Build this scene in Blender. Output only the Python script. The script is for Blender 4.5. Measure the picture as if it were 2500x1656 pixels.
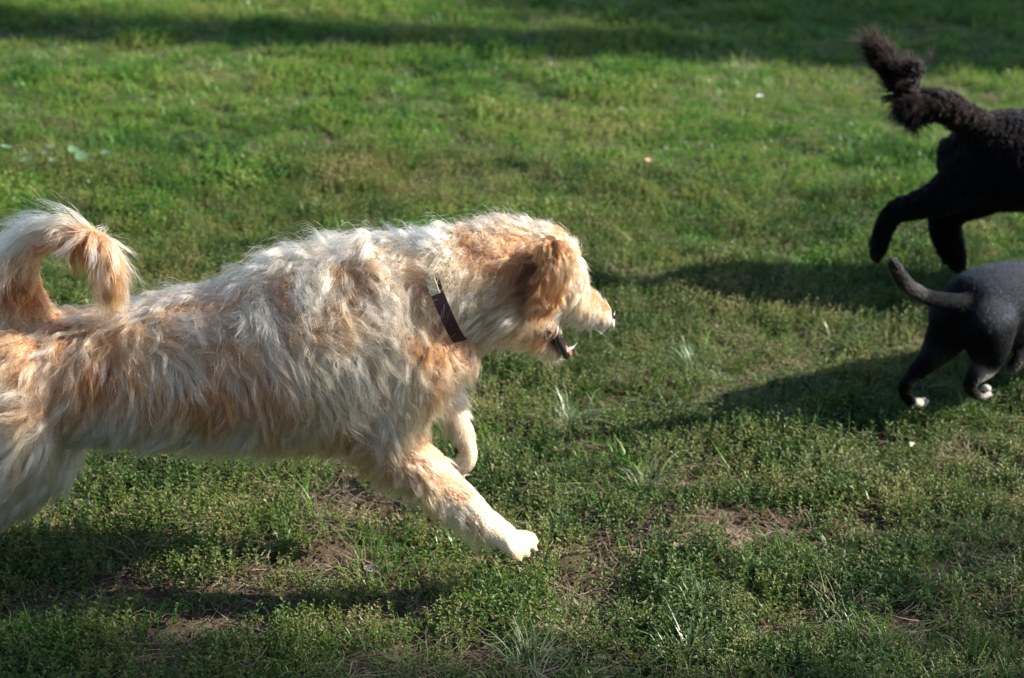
import bpy, math, random
import numpy as np
from mathutils import Vector, Matrix, kdtree
random.seed(7); rng = np.random.default_rng(11)
for o in list(bpy.data.objects): bpy.data.objects.remove(o)
SC = bpy.context.scene; COL = SC.collection
R = math.radians

# ------------------------------------------------------------------ camera
CAM_H, TILT, F, ROLL = 1.75, R(23.5), 4200.0, .058          # eye height, downward tilt, focal length in photo pixels (2500 wide)
cd = bpy.data.cameras.new('camera'); cam = bpy.data.objects.new('camera', cd); COL.objects.link(cam)
cam.location = (0, 0, CAM_H); cam.matrix_world = Matrix.Translation((0, 0, CAM_H)) @ Matrix.Rotation(R(90)-TILT, 4, 'X') @ Matrix.Rotation(ROLL, 4, 'Z')
cd.sensor_width = 36; cd.lens = F/2500*36; cd.clip_start = .05; cd.clip_end = 1500
cd.dof.use_dof = True; cd.dof.focus_distance = 3.03; cd.dof.aperture_fstop = 4.0
SC.camera = cam
# ------------------------------------------------------------------ world, sun, exposure
SUN_EL, SUN_AZ = R(31), R(5)                  # sun to the right (+X)
w = bpy.data.worlds.new('World'); SC.world = w; w.use_nodes = True
nt = w.node_tree; nt.nodes.clear()
sky = nt.nodes.new('ShaderNodeTexSky'); sky.sky_type = 'NISHITA'; sky.sun_disc = False
sky.sun_elevation = SUN_EL; sky.sun_rotation = R(90) - SUN_AZ; sky.dust_density = .6; sky.ozone_density = 1.5
bg = nt.nodes.new('ShaderNodeBackground'); bg.inputs[1].default_value = .08
ow = nt.nodes.new('ShaderNodeOutputWorld'); nt.links.new(sky.outputs[0], bg.inputs[0]); nt.links.new(bg.outputs[0], ow.inputs[0])
sl = bpy.data.lights.new('sun', 'SUN'); sl.energy = 4.8; sl.angle = R(.53); sl.color = (1, .92, .81)
so = bpy.data.objects.new('sun', sl); COL.objects.link(so)
SUNV = Vector((math.cos(SUN_EL)*math.cos(SUN_AZ), math.cos(SUN_EL)*math.sin(SUN_AZ), math.sin(SUN_EL)))
so.rotation_euler = SUNV.to_track_quat('Z', 'Y').to_euler(); so.location = SUNV*30
SC.view_settings.view_transform = 'Standard'; SC.view_settings.look = 'None'
SC.view_settings.exposure = 1.27; SC.view_settings.gamma = 1; SC.view_settings.use_curve_mapping = False
SC.render.engine = 'CYCLES'
SC.cycles.use_denoising = True; SC.cycles.max_bounces = 8; SC.cycles.diffuse_bounces = 3; SC.cycles.glossy_bounces = 4
SC.cycles.transmission_bounces = 8; SC.cycles.transparent_max_bounces = 8
SC.cycles.sample_clamp_indirect = 6; SC.cycles.caustics_reflective = False; SC.cycles.caustics_refractive = False
try: SC.cycles_curves.shape = 'RIBBONS'; SC.cycles_curves.subdivisions = 2
except Exception: pass

# ------------------------------------------------------------------ projection helpers
CT, ST = math.cos(TILT), math.sin(TILT)
CW = np.array([0, 0, CAM_H])
def ray(px, py):
    a, b = (px-1250)/F, (828-py)/F
    a, b = a*math.cos(ROLL) - b*math.sin(ROLL), a*math.sin(ROLL) + b*math.cos(ROLL)
    return np.array([a, CT + b*ST, -ST + b*CT])
def proj(P):
    d = P - CW
    fw = d[:, 1]*CT - d[:, 2]*ST; up = d[:, 1]*ST + d[:, 2]*CT
    a, b = d[:, 0]/fw, up/fw; c, s = math.cos(ROLL), math.sin(ROLL)
    return 1250 + F*(a*c + b*s), 828 - F*(b*c - a*s)
def ground_at(px, py):
    d = ray(px, py); t = CAM_H/-d[2]; return CW + d*t
class Side:                                      # the upright middle plane of an animal, seen from the side
    def __init__(s, px0, Y0, yaw):
        d = ray(px0, 828); t = Y0/d[1]
        s.P0 = np.array([d[0]*t, Y0, 0]); s.S = np.array([-math.sin(yaw), math.cos(yaw), 0]); s.H = np.array([math.cos(yaw), math.sin(yaw), 0])
    def __call__(s, px, py, lat=0.):
        d = ray(px, py); t = (np.dot(s.S, s.P0 - CW) + lat)/np.dot(s.S, d)
        return CW + d*t, t/F                     # point, metres per photo pixel there

# ------------------------------------------------------------------ noise
def vnoise(x, y, seed=0):
    def h(i, j):
        n = (i.astype(np.int64)*374761393 + j.astype(np.int64)*668265263 + seed*974634777) & 0xffffffff
        n = ((n ^ (n >> 13))*1274126177) & 0xffffffff
        return ((n ^ (n >> 16)) & 0xffff)/65535.
    i, j = np.floor(x), np.floor(y); u, v = x-i, y-j; u = u*u*(3-2*u); v = v*v*(3-2*v)
    return (h(i, j)*(1-u)+h(i+1, j)*u)*(1-v) + (h(i, j+1)*(1-u)+h(i+1, j+1)*u)*v
def fbm(x, y, s, seed=0, o=3):
    r = 0; a = .5
    for k in range(o): r = r + a*vnoise(x*s*2**k, y*s*2**k, seed+k); a *= .5
    return r/(1-.5**o)
SOIL = [(960,1240,.12),(850,1345,.11),(1500,1385,.13),(2110,1285,.13),(2190,1500,.10),(1880,1540,.09),(1010,1500,.10),(330,1440,.16),(560,1500,.14),
        (150,1490,.12),(1860,1250,.07),(2430,1130,.12),(1330,1130,.07),(1660,1330,.06),(1440,1260,.05),(1460,1440,.12),(2290,1400,.08),(1500,1180,.06),(1150,1620,.08),(2080,1070,.1)]
SOILXY = [(ground_at(a, b)[:2], r*.68) for a, b, r in SOIL]
def ground_z(x, y):
    z = .030*(fbm(x, y, 2.2, 5)-.5) + .016*(fbm(x, y, 9, 9)-.5)
    return z - .006

# ------------------------------------------------------------------ materials
def newmat(name):
    m = bpy.data.materials.new(name); m.use_nodes = True
    n = m.node_tree.nodes; n.clear(); o = n.new('ShaderNodeOutputMaterial')
    return m, n, m.node_tree.links, o
def principled(name, col, rough=.6, spec=.5, bump=0, bscale=200, var=0, sss=0):
    m, n, l, o = newmat(name)
    b = n.new('ShaderNodeBsdfPrincipled'); l.new(b.outputs[0], o.inputs[0])
    b.inputs['Base Color'].default_value = (*col, 1); b.inputs['Roughness'].default_value = rough
    b.inputs['Specular IOR Level'].default_value = spec
    if sss: b.inputs['Subsurface Weight'].default_value = sss; b.inputs['Subsurface Radius'].default_value = (.01, .004, .002)
    if bump or var:
        tx = n.new('ShaderNodeTexNoise'); tx.inputs['Scale'].default_value = bscale; tx.inputs['Detail'].default_value = 4
        g = n.new('ShaderNodeNewGeometry'); l.new(g.outputs['Position'], tx.inputs['Vector'])
        if var:
            mx = n.new('ShaderNodeMix'); mx.data_type = 'RGBA'; l.new(tx.outputs[0], mx.inputs['Factor'])
            mx.inputs['A'].default_value = (*[c*(1-var) for c in col], 1); mx.inputs['B'].default_value = (*[c*(1+var) for c in col], 1)
            l.new(mx.outputs['Result'], b.inputs['Base Color'])
        if bump:
            bp = n.new('ShaderNodeBump'); bp.inputs['Strength'].default_value = bump; bp.inputs['Distance'].default_value = .002
            l.new(tx.outputs[0], bp.inputs['Height']); l.new(bp.outputs[0], b.inputs['Normal'])
    return m
def fur_mat(name, root=(.85, .72, .58), tip=(1.12, 1.1, 1.08), rough=.32, rad=.45, coat=0., rnd=.3, ior=1.5):
    """Hair whose colour comes from the strand's own colour attribute, deeper at the root and paler at the tip."""
    m, n, l, o = newmat(name)
    at = n.new('ShaderNodeAttribute'); at.attribute_name = 'coat_colour'
    hi = n.new('ShaderNodeHairInfo')
    def mul(c):
        x = n.new('ShaderNodeMix'); x.data_type = 'RGBA'; x.blend_type = 'MULTIPLY'; x.inputs['Factor'].default_value = 1
        l.new(at.outputs['Color'], x.inputs['A']); x.inputs['B'].default_value = (*c, 1); return x
    a, b = mul(root), mul(tip)
    mx = n.new('ShaderNodeMix'); mx.data_type = 'RGBA'; l.new(hi.outputs['Intercept'], mx.inputs['Factor'])
    l.new(a.outputs['Result'], mx.inputs['A']); l.new(b.outputs['Result'], mx.inputs['B'])
    h = n.new('ShaderNodeBsdfHairPrincipled')
    try: h.model = 'CHIANG'
    except Exception: pass
    h.parametrization = 'COLOR'
    l.new(mx.outputs['Result'], h.inputs['Color']); h.inputs['Roughness'].default_value = rough
    h.inputs['Radial Roughness'].default_value = rad; h.inputs['Coat'].default_value = coat
    h.inputs['Random Roughness'].default_value = rnd; h.inputs['IOR'].default_value = ior
    l.new(h.outputs[0], o.inputs[0]); return m
def skin_mat(name, f=.55):
    m, n, l, o = newmat(name)
    at = n.new('ShaderNodeAttribute'); at.attribute_name = 'coat_colour'
    x = n.new('ShaderNodeMix'); x.data_type = 'RGBA'; x.blend_type = 'MULTIPLY'; x.inputs['Factor'].default_value = 1
    l.new(at.outputs['Color'], x.inputs['A']); x.inputs['B'].default_value = (f, f*.9, f*.8, 1)
    b = n.new('ShaderNodeBsdfPrincipled'); b.inputs['Roughness'].default_value = .9; b.inputs['Specular IOR Level'].default_value = .1
    l.new(x.outputs['Result'], b.inputs['Base Color']); l.new(b.outputs[0], o.inputs[0]); return m
def leaf_mat(name, cols, trans=.35, scale=1.2, rough=.5, spec=.4):
    """Foliage: hue drifts with the place and from leaf to leaf, some light passes through."""
    m, n, l, o = newmat(name)
    g = n.new('ShaderNodeNewGeometry'); tx = n.new('ShaderNodeTexNoise'); tx.inputs['Scale'].default_value = scale; tx.inputs['Detail'].default_value = 3
    l.new(g.outputs['Position'], tx.inputs['Vector'])
    add = n.new('ShaderNodeMath'); add.operation = 'MULTIPLY_ADD'; add.inputs[1].default_value = .55
    l.new(g.outputs['Random Per Island'], add.inputs[0])
    s2 = n.new('ShaderNodeMath'); s2.operation = 'MULTIPLY_ADD'; s2.inputs[1].default_value = 1.5; s2.inputs[2].default_value = -1.15
    t8 = n.new('ShaderNodeTexNoise'); t8.inputs['Scale'].default_value = 8 if scale < 3 else 20; l.new(g.outputs['Position'], t8.inputs['Vector'])
    s3 = n.new('ShaderNodeMath'); s3.operation = 'MULTIPLY_ADD'; s3.inputs[1].default_value = .8; l.new(t8.outputs[0], s3.inputs[0]); l.new(tx.outputs[0], s3.inputs[2])
    l.new(s3.outputs[0], s2.inputs[0]); l.new(s2.outputs[0], add.inputs[2])
    cr = n.new('ShaderNodeValToRGB'); e = cr.color_ramp.elements
    e[0].position = 0; e[0].color = (*cols[0], 1); e[1].position = 1; e[1].color = (*cols[-1], 1)
    for i, c in enumerate(cols[1:-1]): q = e.new((i+1)/(len(cols)-1)); q.color = (*c, 1)
    l.new(add.outputs[0], cr.inputs[0])
    b = n.new('ShaderNodeBsdfPrincipled'); b.inputs['Roughness'].default_value = rough; b.inputs['Specular IOR Level'].default_value = spec
    t = n.new('ShaderNodeBsdfTranslucent'); mx = n.new('ShaderNodeMixShader'); mx.inputs[0].default_value = trans
    l.new(cr.outputs[0], b.inputs['Base Color']); l.new(cr.outputs[0], t.inputs[0])
    l.new(b.outputs[0], mx.inputs[1]); l.new(t.outputs[0], mx.inputs[2]); l.new(mx.outputs[0], o.inputs[0]); return m

M = {}
M['leaf'] = leaf_mat('weed_leaf', [(.016,.060,.009), (.048,.122,.016), (.112,.175,.028), (.21,.225,.058), (.33,.29,.12)], .38, 1.3)
M['stem'] = leaf_mat('weed_stem', [(.12,.13,.04), (.20,.17,.07), (.26,.20,.11)], .1, 2, .6)
M['blade'] = leaf_mat('grass_blade', [(.022,.130,.012), (.080,.250,.022), (.18,.35,.045), (.38,.44,.15)], .42, .8, .36, .6)
M['meadow'] = leaf_mat('meadow_leaf', [(.020,.108,.012), (.082,.235,.024), (.19,.33,.042), (.27,.31,.07), (.38,.34,.14)], .42, 1.3)
M['straw'] = leaf_mat('dry_straw', [(.16,.11,.07), (.30,.23,.15), (.42,.35,.25)], .15, 3, .7)
M['tuft'] = leaf_mat('tuft_blade', [(.07,.15,.06), (.14,.23,.10), (.26,.33,.18), (.46,.46,.33)], .35, 6, .38, .6)
def soil_material():
    m, n, l, o = newmat('soil')
    g = n.new('ShaderNodeNewGeometry')
    def noise(s, d=6, r=.6):
        t = n.new('ShaderNodeTexNoise'); t.inputs['Scale'].default_value = s; t.inputs['Detail'].default_value = d; t.inputs['Roughness'].default_value = r
        l.new(g.outputs['Position'], t.inputs['Vector']); return t
    a, b_, c = noise(3), noise(45, 8, .7), noise(260, 4, .7)
    cr = n.new('ShaderNodeValToRGB'); e = cr.color_ramp.elements
    e[0].position = .32; e[0].color = (.045,.030,.022,1); e[1].position = .68; e[1].color = (.17,.115,.082,1)
    l.new(b_.outputs[0], cr.inputs[0])
    # short moss and sprouts staining the soil green with distance from the trampled patch
    gr = n.new('ShaderNodeValToRGB'); e = gr.color_ramp.elements; e[0].position = .3; e[0].color = (.03,.06,.012,1); e[1].position = .7; e[1].color = (.09,.13,.03,1)
    l.new(b_.outputs[0], gr.inputs[0])
    sx = n.new('ShaderNodeSeparateXYZ'); l.new(g.outputs['Position'], sx.inputs[0])
    mr = n.new('ShaderNodeMapRange'); mr.inputs['From Min'].default_value = 3.0; mr.inputs['From Max'].default_value = 6.5; l.new(sx.outputs['Y'], mr.inputs['Value'])
    mr.inputs['To Min'].default_value = .12; mr.inputs['To Max'].default_value = .85
    mx = n.new('ShaderNodeMix'); mx.data_type = 'RGBA'; l.new(mr.outputs[0], mx.inputs['Factor']); l.new(cr.outputs[0], mx.inputs['A']); l.new(gr.outputs[0], mx.inputs['B'])
    b = n.new('ShaderNodeBsdfPrincipled'); b.inputs['Roughness'].default_value = .95; b.inputs['Specular IOR Level'].default_value = .15
    l.new(mx.outputs['Result'], b.inputs['Base Color'])
    b1 = n.new('ShaderNodeBump'); b1.inputs['Strength'].default_value = .8; b1.inputs['Distance'].default_value = .012; l.new(b_.outputs[0], b1.inputs['Height'])
    b2 = n.new('ShaderNodeBump'); b2.inputs['Strength'].default_value = .7; b2.inputs['Distance'].default_value = .003; l.new(c.outputs[0], b2.inputs['Height']); l.new(b1.outputs[0], b2.inputs['Normal'])
    l.new(b2.outputs[0], b.inputs['Normal']); l.new(b.outputs[0], o.inputs[0]); return m
M['soil'] = soil_material()
M['bark'] = principled('bark', (.10,.07,.05), .9, .2, 1, 20, .4)
M['crown'] = leaf_mat('tree_leaf', [(.03,.07,.015), (.06,.11,.02), (.09,.13,.03)], .3, .6)

# ------------------------------------------------------------------ object helpers
def empty(name, loc, label=None, cat=None, group=None):
    o = bpy.data.objects.new(name, None); COL.objects.link(o); o.location = loc; o.empty_display_size = .1
    if label: o['label'] = label
    if cat: o['category'] = cat
    if group: o['group'] = group
    return o
def link(name, data, parent=None):
    o = bpy.data.objects.new(name, data); COL.objects.link(o)
    if parent is not None:
        o.parent = parent
        q, mw = parent, Matrix.Identity(4)
        while q is not None: mw = Matrix.Translation(q.location) @ mw; q = q.parent
        o.location = mw.inverted().translation      # geometry is written in world metres
    return o
def mesh(name, V, Fc, mats, midx=None, smooth=True):
    me = bpy.data.meshes.new(name); me.from_pydata([tuple(v) for v in V], [], Fc)
    for m in (mats if isinstance(mats, list) else [mats]): me.materials.append(m)
    if midx is not None: me.polygons.foreach_set('material_index', midx)
    if smooth: me.polygons.foreach_set('use_smooth', [True]*len(me.polygons))
    me.update(); return me

# ------------------------------------------------------------------ the ground sheet
def ground():
    ax = np.unique(np.concatenate([np.arange(-4.5, 4.5, .04), np.sign(np.linspace(-1,1,61))*(4.5+np.abs(np.linspace(-1,1,61))**3*600)]))
    ay = np.unique(np.concatenate([np.arange(1, 9, .04), np.arange(9, 16, .12), 16+np.linspace(0,1,25)**3*900, 1-np.linspace(0,1,15)**3*300]))
    X, Y = np.meshgrid(ax, ay); Z = ground_z(X, Y)
    nx, ny = len(ax), len(ay)
    V = np.stack([X, Y, Z], -1).reshape(-1, 3)
    i = np.arange(nx-1)[None, :] + np.arange(ny-1)[:, None]*nx; i = i.ravel()
    Fc = np.stack([i, i+1, i+nx+1, i+nx], 1).tolist()
    o = link('ground', mesh('ground', V, Fc, M['soil'])); o['kind'] = 'structure'
ground()

# ------------------------------------------------------------------ ground cover
def quad_leaf(V, Fc, MI, base, d, nrm, L, W, mi=0, bend=.15):
    side = np.cross(d, nrm); side /= np.linalg.norm(side)+1e-9
    k = len(V)
    V += [base, base + d*L*.5 + side*W*.5 + nrm*L*bend, base + d*L, base + d*L*.5 - side*W*.5 + nrm*L*bend]
    Fc += [(k, k+1, k+2), (k, k+2, k+3)]; MI += [mi, mi]
def ribbon(V, Fc, MI, pts, W, mi, side=None):
    k = len(V); n = len(pts)
    for i, p in enumerate(pts):
        t = pts[min(i+1, n-1)] - pts[max(i-1, 0)]
        s = np.cross(t, np.array([0, 0, 1.])) if side is None else side
        s = s/(np.linalg.norm(s)+1e-9); ww = W*(1 - (i/(n-1))**1.6*.92)*.5
        V += [p + s*ww, p - s*ww]
    for i in range(n-1): Fc.append((k+2*i, k+2*i+1, k+2*i+3, k+2*i+2)); MI.append(mi)
def unit(v): return v/(np.linalg.norm(v)+1e-9)
def weed_patch(r, n, h, lw=.0056, ll=.0098, mat='leaf'):
    """A mat of small-leaved stems that creep and turn up at the ends."""
    V, Fc, MI = [], [], []
    for _ in range(n):
        a = rng.uniform(0, 2*math.pi); q = r*math.sqrt(rng.uniform()); p = np.array([q*math.cos(a), q*math.sin(a), 0.])
        az = rng.uniform(0, 2*math.pi); L = h*rng.uniform(.55, 1.35); el = rng.uniform(.5, 1.5); pts = [p.copy()]
        for k in range(4):
            az += rng.normal(0, .35); el = min(1.45, el + rng.normal(.08, .25))
            p = p + L/4*np.array([math.cos(az)*math.cos(el), math.sin(az)*math.cos(el), abs(math.sin(el))]); pts.append(p.copy())
        ribbon(V, Fc, MI, pts, .0013, 1)
        m = int(rng.integers(7, 13))
        for k in range(m):
            s = .18 + .82*k/(m-1)*1.0; i = min(3, int(s*4)); f = s*4-i; b = pts[i]*(1-f) + pts[min(i+1,4)]*f
            th = k*2.4 + rng.uniform(-.4, .4); up = rng.uniform(.1, .9)
            d = unit(np.array([math.cos(th), math.sin(th), up])); nr = unit(np.array([-math.cos(th)*up, -math.sin(th)*up, 1.]))
            sc = rng.uniform(.7, 1.35)*(1.15-.4*s)
            quad_leaf(V, Fc, MI, b, d, nr, ll*sc, lw*sc)
    return mesh('weed_patch', V, Fc, [M[mat], M['stem']], MI, False)
def blades(r, n, hmin, hmax, W, mat, lean=.5, mi=0, seg=4, droop=.9):
    V, Fc, MI = [], [], []
    for _ in range(n):
        a = rng.uniform(0, 2*math.pi); q = r*math.sqrt(rng.uniform()); p = np.array([q*math.cos(a), q*math.sin(a), 0.])
        az = a + rng.normal(0, .6); el = math.pi/2 - abs(rng.normal(0, lean)); L = rng.uniform(hmin, hmax); pts = [p.copy()]
        for k in range(seg):
            p = p + L/seg*np.array([math.cos(az)*math.cos(el), math.sin(az)*math.cos(el), math.sin(el)])
            p[2] = max(p[2], .002); pts.append(p.copy()); el -= rng.uniform(.1, droop)/seg*2; az += rng.normal(0, .12)
        ribbon(V, Fc, MI, pts, W*rng.uniform(.6, 1.3), mi)
    return mesh('blades', V, Fc, mat, MI if isinstance(mat, list) else None, False)
def straw_patch(n):
    V, Fc, MI = [], [], []
    for _ in range(n):
        p = np.array([rng.uniform(-.06, .06), rng.uniform(-.06, .06), rng.uniform(.001, .012)]); az = rng.uniform(0, 6.28); L = rng.uniform(.02, .075); pts = [p.copy()]
        for k in range(3):
            az += rng.normal(0, .35); p = p + L/3*np.array([math.cos(az), math.sin(az), rng.normal(0, .15)]); p[2] = max(.001, p[2]); pts.append(p.copy())
        ribbon(V, Fc, MI, pts, rng.uniform(.0008, .002), 0)
    return mesh('straw', V, Fc, M['straw'], None, False)
def crumb_patch():
    V, Fc, MI = [], [], []
    for _ in range(16):
        c = np.array([rng.uniform(-.06, .06), rng.uniform(-.06, .06), .002]); s = rng.uniform(.0015, .006); k = len(V)
        for d in ((1,0,0),(0,1,0),(-1,0,0),(0,-1,0),(0,0,.8)): V.append(c + s*np.array(d)*rng.uniform(.6, 1.3))
        for i in range(4): Fc.append((k+i, k+(i+1) % 4, k+4))
    return mesh('crumbs', V, Fc, M['soil'], None, False)
def variants(name, meshes):
    c = bpy.data.collections.new(name)
    for i, me in enumerate(meshes):
        o = bpy.data.objects.new('%s_variant_%02d' % (name, i), me); c.objects.link(o)
    return c
def scatter(name, coll, P, S, label, tilt=.12, flat=None):
    n = len(P); me = bpy.data.meshes.new(name); me.vertices.add(n); me.vertices.foreach_set('co', P.astype(np.float32).ravel())
    rot = np.stack([rng.normal(0, tilt, n), rng.normal(0, tilt, n), rng.uniform(0, 6.283, n)], 1)
    a = me.attributes.new('turn', 'FLOAT_VECTOR', 'POINT'); a.data.foreach_set('vector', rot.astype(np.float32).ravel())
    a = me.attributes.new('size', 'FLOAT_VECTOR', 'POINT'); a.data.foreach_set('vector', S.astype(np.float32).ravel())
    a = me.attributes.new('kind_index', 'INT', 'POINT'); a.data.foreach_set('value', rng.integers(0, len(coll.objects), n).astype(np.int32))
    o = link(name, me); o['kind'] = 'stuff'; o['label'] = label
    g = bpy.data.node_groups.new(name, 'GeometryNodeTree')
    g.interface.new_socket('Geometry', in_out='INPUT', socket_type='NodeSocketGeometry'); g.interface.new_socket('Geometry', in_out='OUTPUT', socket_type='NodeSocketGeometry')
    N, L = g.nodes, g.links
    gi, go = N.new('NodeGroupInput'), N.new('NodeGroupOutput'); ip = N.new('GeometryNodeInstanceOnPoints')
    ci = N.new('GeometryNodeCollectionInfo'); ci.inputs['Collection'].default_value = coll; ci.inputs['Separate Children'].default_value = True; ci.inputs['Reset Children'].default_value = True
    def na(nm, t): q = N.new('GeometryNodeInputNamedAttribute'); q.data_type = t; q.inputs['Name'].default_value = nm; return [s for s in q.outputs if s.enabled][0]
    L.new(gi.outputs[0], ip.inputs['Points']); L.new(ci.outputs[0], ip.inputs['Instance']); ip.inputs['Pick Instance'].default_value = True
    L.new(na('kind_index', 'INT'), ip.inputs['Instance Index']); L.new(na('turn', 'FLOAT_VECTOR'), ip.inputs['Rotation']); L.new(na('size', 'FLOAT_VECTOR'), ip.inputs['Scale'])
    L.new(ip.outputs[0], go.inputs[0]); md = o.modifiers.new('scatter', 'NODES'); md.node_group = g
    return o
def bare(x, y):
    """1 where the soil is trampled bare."""
    b = np.clip((fbm(x, y, 3.2, 21)-.66)*7, 0, 1)*np.clip((4.6-y)/1.4, 0, 1)
    for (c, r) in SOILXY: b = np.maximum(b, np.clip(1.35-np.hypot((x-c[0])*.8, y-c[1])/r + .5*(fbm(x, y, 14, 3)-.5), 0, 1))
    return b
def spread(n, y0, y1, margin=1.1, pw=1.0):
    y = y0 + (y1-y0)*rng.uniform(0, 1, n)**pw; hw = .33*y + margin; x = rng.uniform(-1, 1, n)*hw
    return x, y
def pack(x, y, dz=0): return np.stack([x, y, ground_z(x, y)+dz], 1)
def cover():
    near = variants('weed', [weed_patch(.042, 9, .046) for _ in range(10)])
    x, y = spread(23000, 1.5, 5.5, .8, 1.1)
    m = rng.uniform(size=len(x)) > bare(x, y)*1.0; m &= rng.uniform(size=len(x)) < .10 + 1.35*fbm(x, y, 6, 40) + .3*np.clip((y-3.6)/1.5, 0, 1); x, y = x[m], y[m]
    mound = .55 + .95*np.clip(fbm(x, y, 5.5, 33)-.15, 0, 1); s = mound*rng.uniform(.75, 1.25, len(x))
    scatter('ground_cover', near, pack(x, y), np.stack([s, s, s*rng.uniform(.8, 1.2, len(x))], 1), 'low small-leaved green weeds covering the soil')
    far = variants('meadow', [weed_patch(.06, 13, .042, .0065, .011, 'meadow') for _ in range(8)])
    x, y = spread(17000, 4.6, 11.5, .8, 1.25)
    mound = .2 + 1.6*np.clip(fbm(x, y, 4.5, 33)-.25, 0, 1) + .9*np.clip(vnoise(x*11, y*11, 34)-.45, 0, 1); s = mound*rng.uniform(.8, 1.3, len(x))
    scatter('far_ground_cover', far, pack(x, y), np.stack([s, s, s*.9], 1), 'low green weeds of the meadow farther off')
    gb = variants('lawn', [blades(.035, 16, .02, .06, .0026, M['blade'], .55) for _ in range(9)] + [blades(.04, 9, .05, .10, .0028, M['blade'], .9, droop=1.6) for _ in range(2)] + [blades(.04, 10, .03, .08, .0018, M['straw'], .95, droop=1.4)])
    x, y = spread(9500, 1.5, 5.5, .8, 1.1); m = (fbm(x, y, 2.4, 61) > .38) & (rng.uniform(size=len(x)) > bare(x, y)); x, y = x[m], y[m]
    x2, y2 = spread(24000, 3.7, 12.5, .9, 1.2); k = np.clip((y2-3.3)/3, .15, 1); m = rng.uniform(size=len(x2)) < k*(.45+.9*fbm(x2, y2, 1.6, 62)); x2, y2 = x2[m], y2[m]
    x = np.concatenate([x, x2]); y = np.concatenate([y, y2]); s = rng.uniform(.6, 1.25, len(x))*(.45+.7*fbm(x, y, 2.5, 8)+.8*np.clip(vnoise(x*8, y*8, 35)-.4, 0, 1))
    scatter('lawn_grass', gb, pack(x, y), np.stack([s, s, s*.8], 1), 'short green grass among the weeds')
    st = variants('straw', [straw_patch(14) for _ in range(6)])
    x, y = spread(7500, 1.5, 11, .8, 1.3); m = rng.uniform(size=len(x)) < .55 + .6*bare(x, y) + .5*(fbm(x, y, 2.6, 77) > .55); x, y = x[m], y[m]
    s = rng.uniform(.7, 1.3, len(x)); zo = np.where(bare(x, y) > .4, .001, rng.uniform(.002, .02, len(x)))
    scatter('dry_straw', st, pack(x, y, zo), np.stack([s, s, s], 1), 'bleached straw and dead stems lying between the weeds', .1)
    cb = variants('crumb', [crumb_patch() for _ in range(4)])
    x, y = spread(5000, 1.6, 5, .6); m = rng.uniform(size=len(x)) < .2 + bare(x, y); x, y = x[m], y[m]; s = rng.uniform(.6, 1.5, len(x))
    scatter('soil_crumbs', cb, pack(x, y), np.stack([s, s, s], 1), 'crumbs of dry soil on the bare patches', .05)
cover()

# ------------------------------------------------------------------ fur
def tri_data(me):
    me.calc_loop_triangles(); nv, ntr = len(me.vertices), len(me.loop_triangles)
    V = np.empty(nv*3, np.float32); me.vertices.foreach_get('co', V); V = V.reshape(-1, 3).astype(float)
    T = np.empty(ntr*3, np.int32); me.loop_triangles.foreach_get('vertices', T); T = T.reshape(-1, 3)
    N = np.empty(nv*3, np.float32); me.vertices.foreach_get('normal', N); return V, T, N.reshape(-1, 3).astype(float)
def sample(me, n, dens=None):
    V, T, N = tri_data(me)
    A = .5*np.linalg.norm(np.cross(V[T[:, 1]]-V[T[:, 0]], V[T[:, 2]]-V[T[:, 0]]), axis=1)
    if dens is not None: A = A*dens(V[T].mean(1), N[T].mean(1))
    t = T[rng.choice(len(T), n, p=A/A.sum())]
    u, v = rng.uniform(size=n), rng.uniform(size=n); f = u+v > 1; u[f], v[f] = 1-u[f], 1-v[f]; w_ = 1-u-v
    P = V[t[:, 0]]*w_[:, None] + V[t[:, 1]]*u[:, None] + V[t[:, 2]]*v[:, None]
    Q = N[t[:, 0]]*w_[:, None] + N[t[:, 1]]*u[:, None] + N[t[:, 2]]*v[:, None]
    return P, Q/(np.linalg.norm(Q, axis=1, keepdims=True)+1e-9)
class Groom:
    """A combing plan: at places on the coat, which way the hair lies, how long, how lifted, how curly, which colour."""
    def __init__(s, side, rows, p=2.2, soft=28.):
        s.side, s.p, s.soft = side, p, soft
        s.q = np.array([r[:2] for r in rows], float)
        a = np.radians([r[2] for r in rows]); s.f = np.array([[math.cos(t), math.sin(t), r[3]/100, r[4], r[5], *r[6]] for t, r in zip(a, rows)])
    def __call__(s, P):
        px, py = proj(P); out = np.empty((len(P), s.f.shape[1]))
        for i in range(0, len(P), 20000):
            d2 = (px[i:i+20000, None]-s.q[None, :, 0])**2 + (py[i:i+20000, None]-s.q[None, :, 1])**2
            w_ = 1/(d2 + s.soft**2)**s.p; w_ /= w_.sum(1, keepdims=True); out[i:i+20000] = w_ @ s.f
        return out
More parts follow.
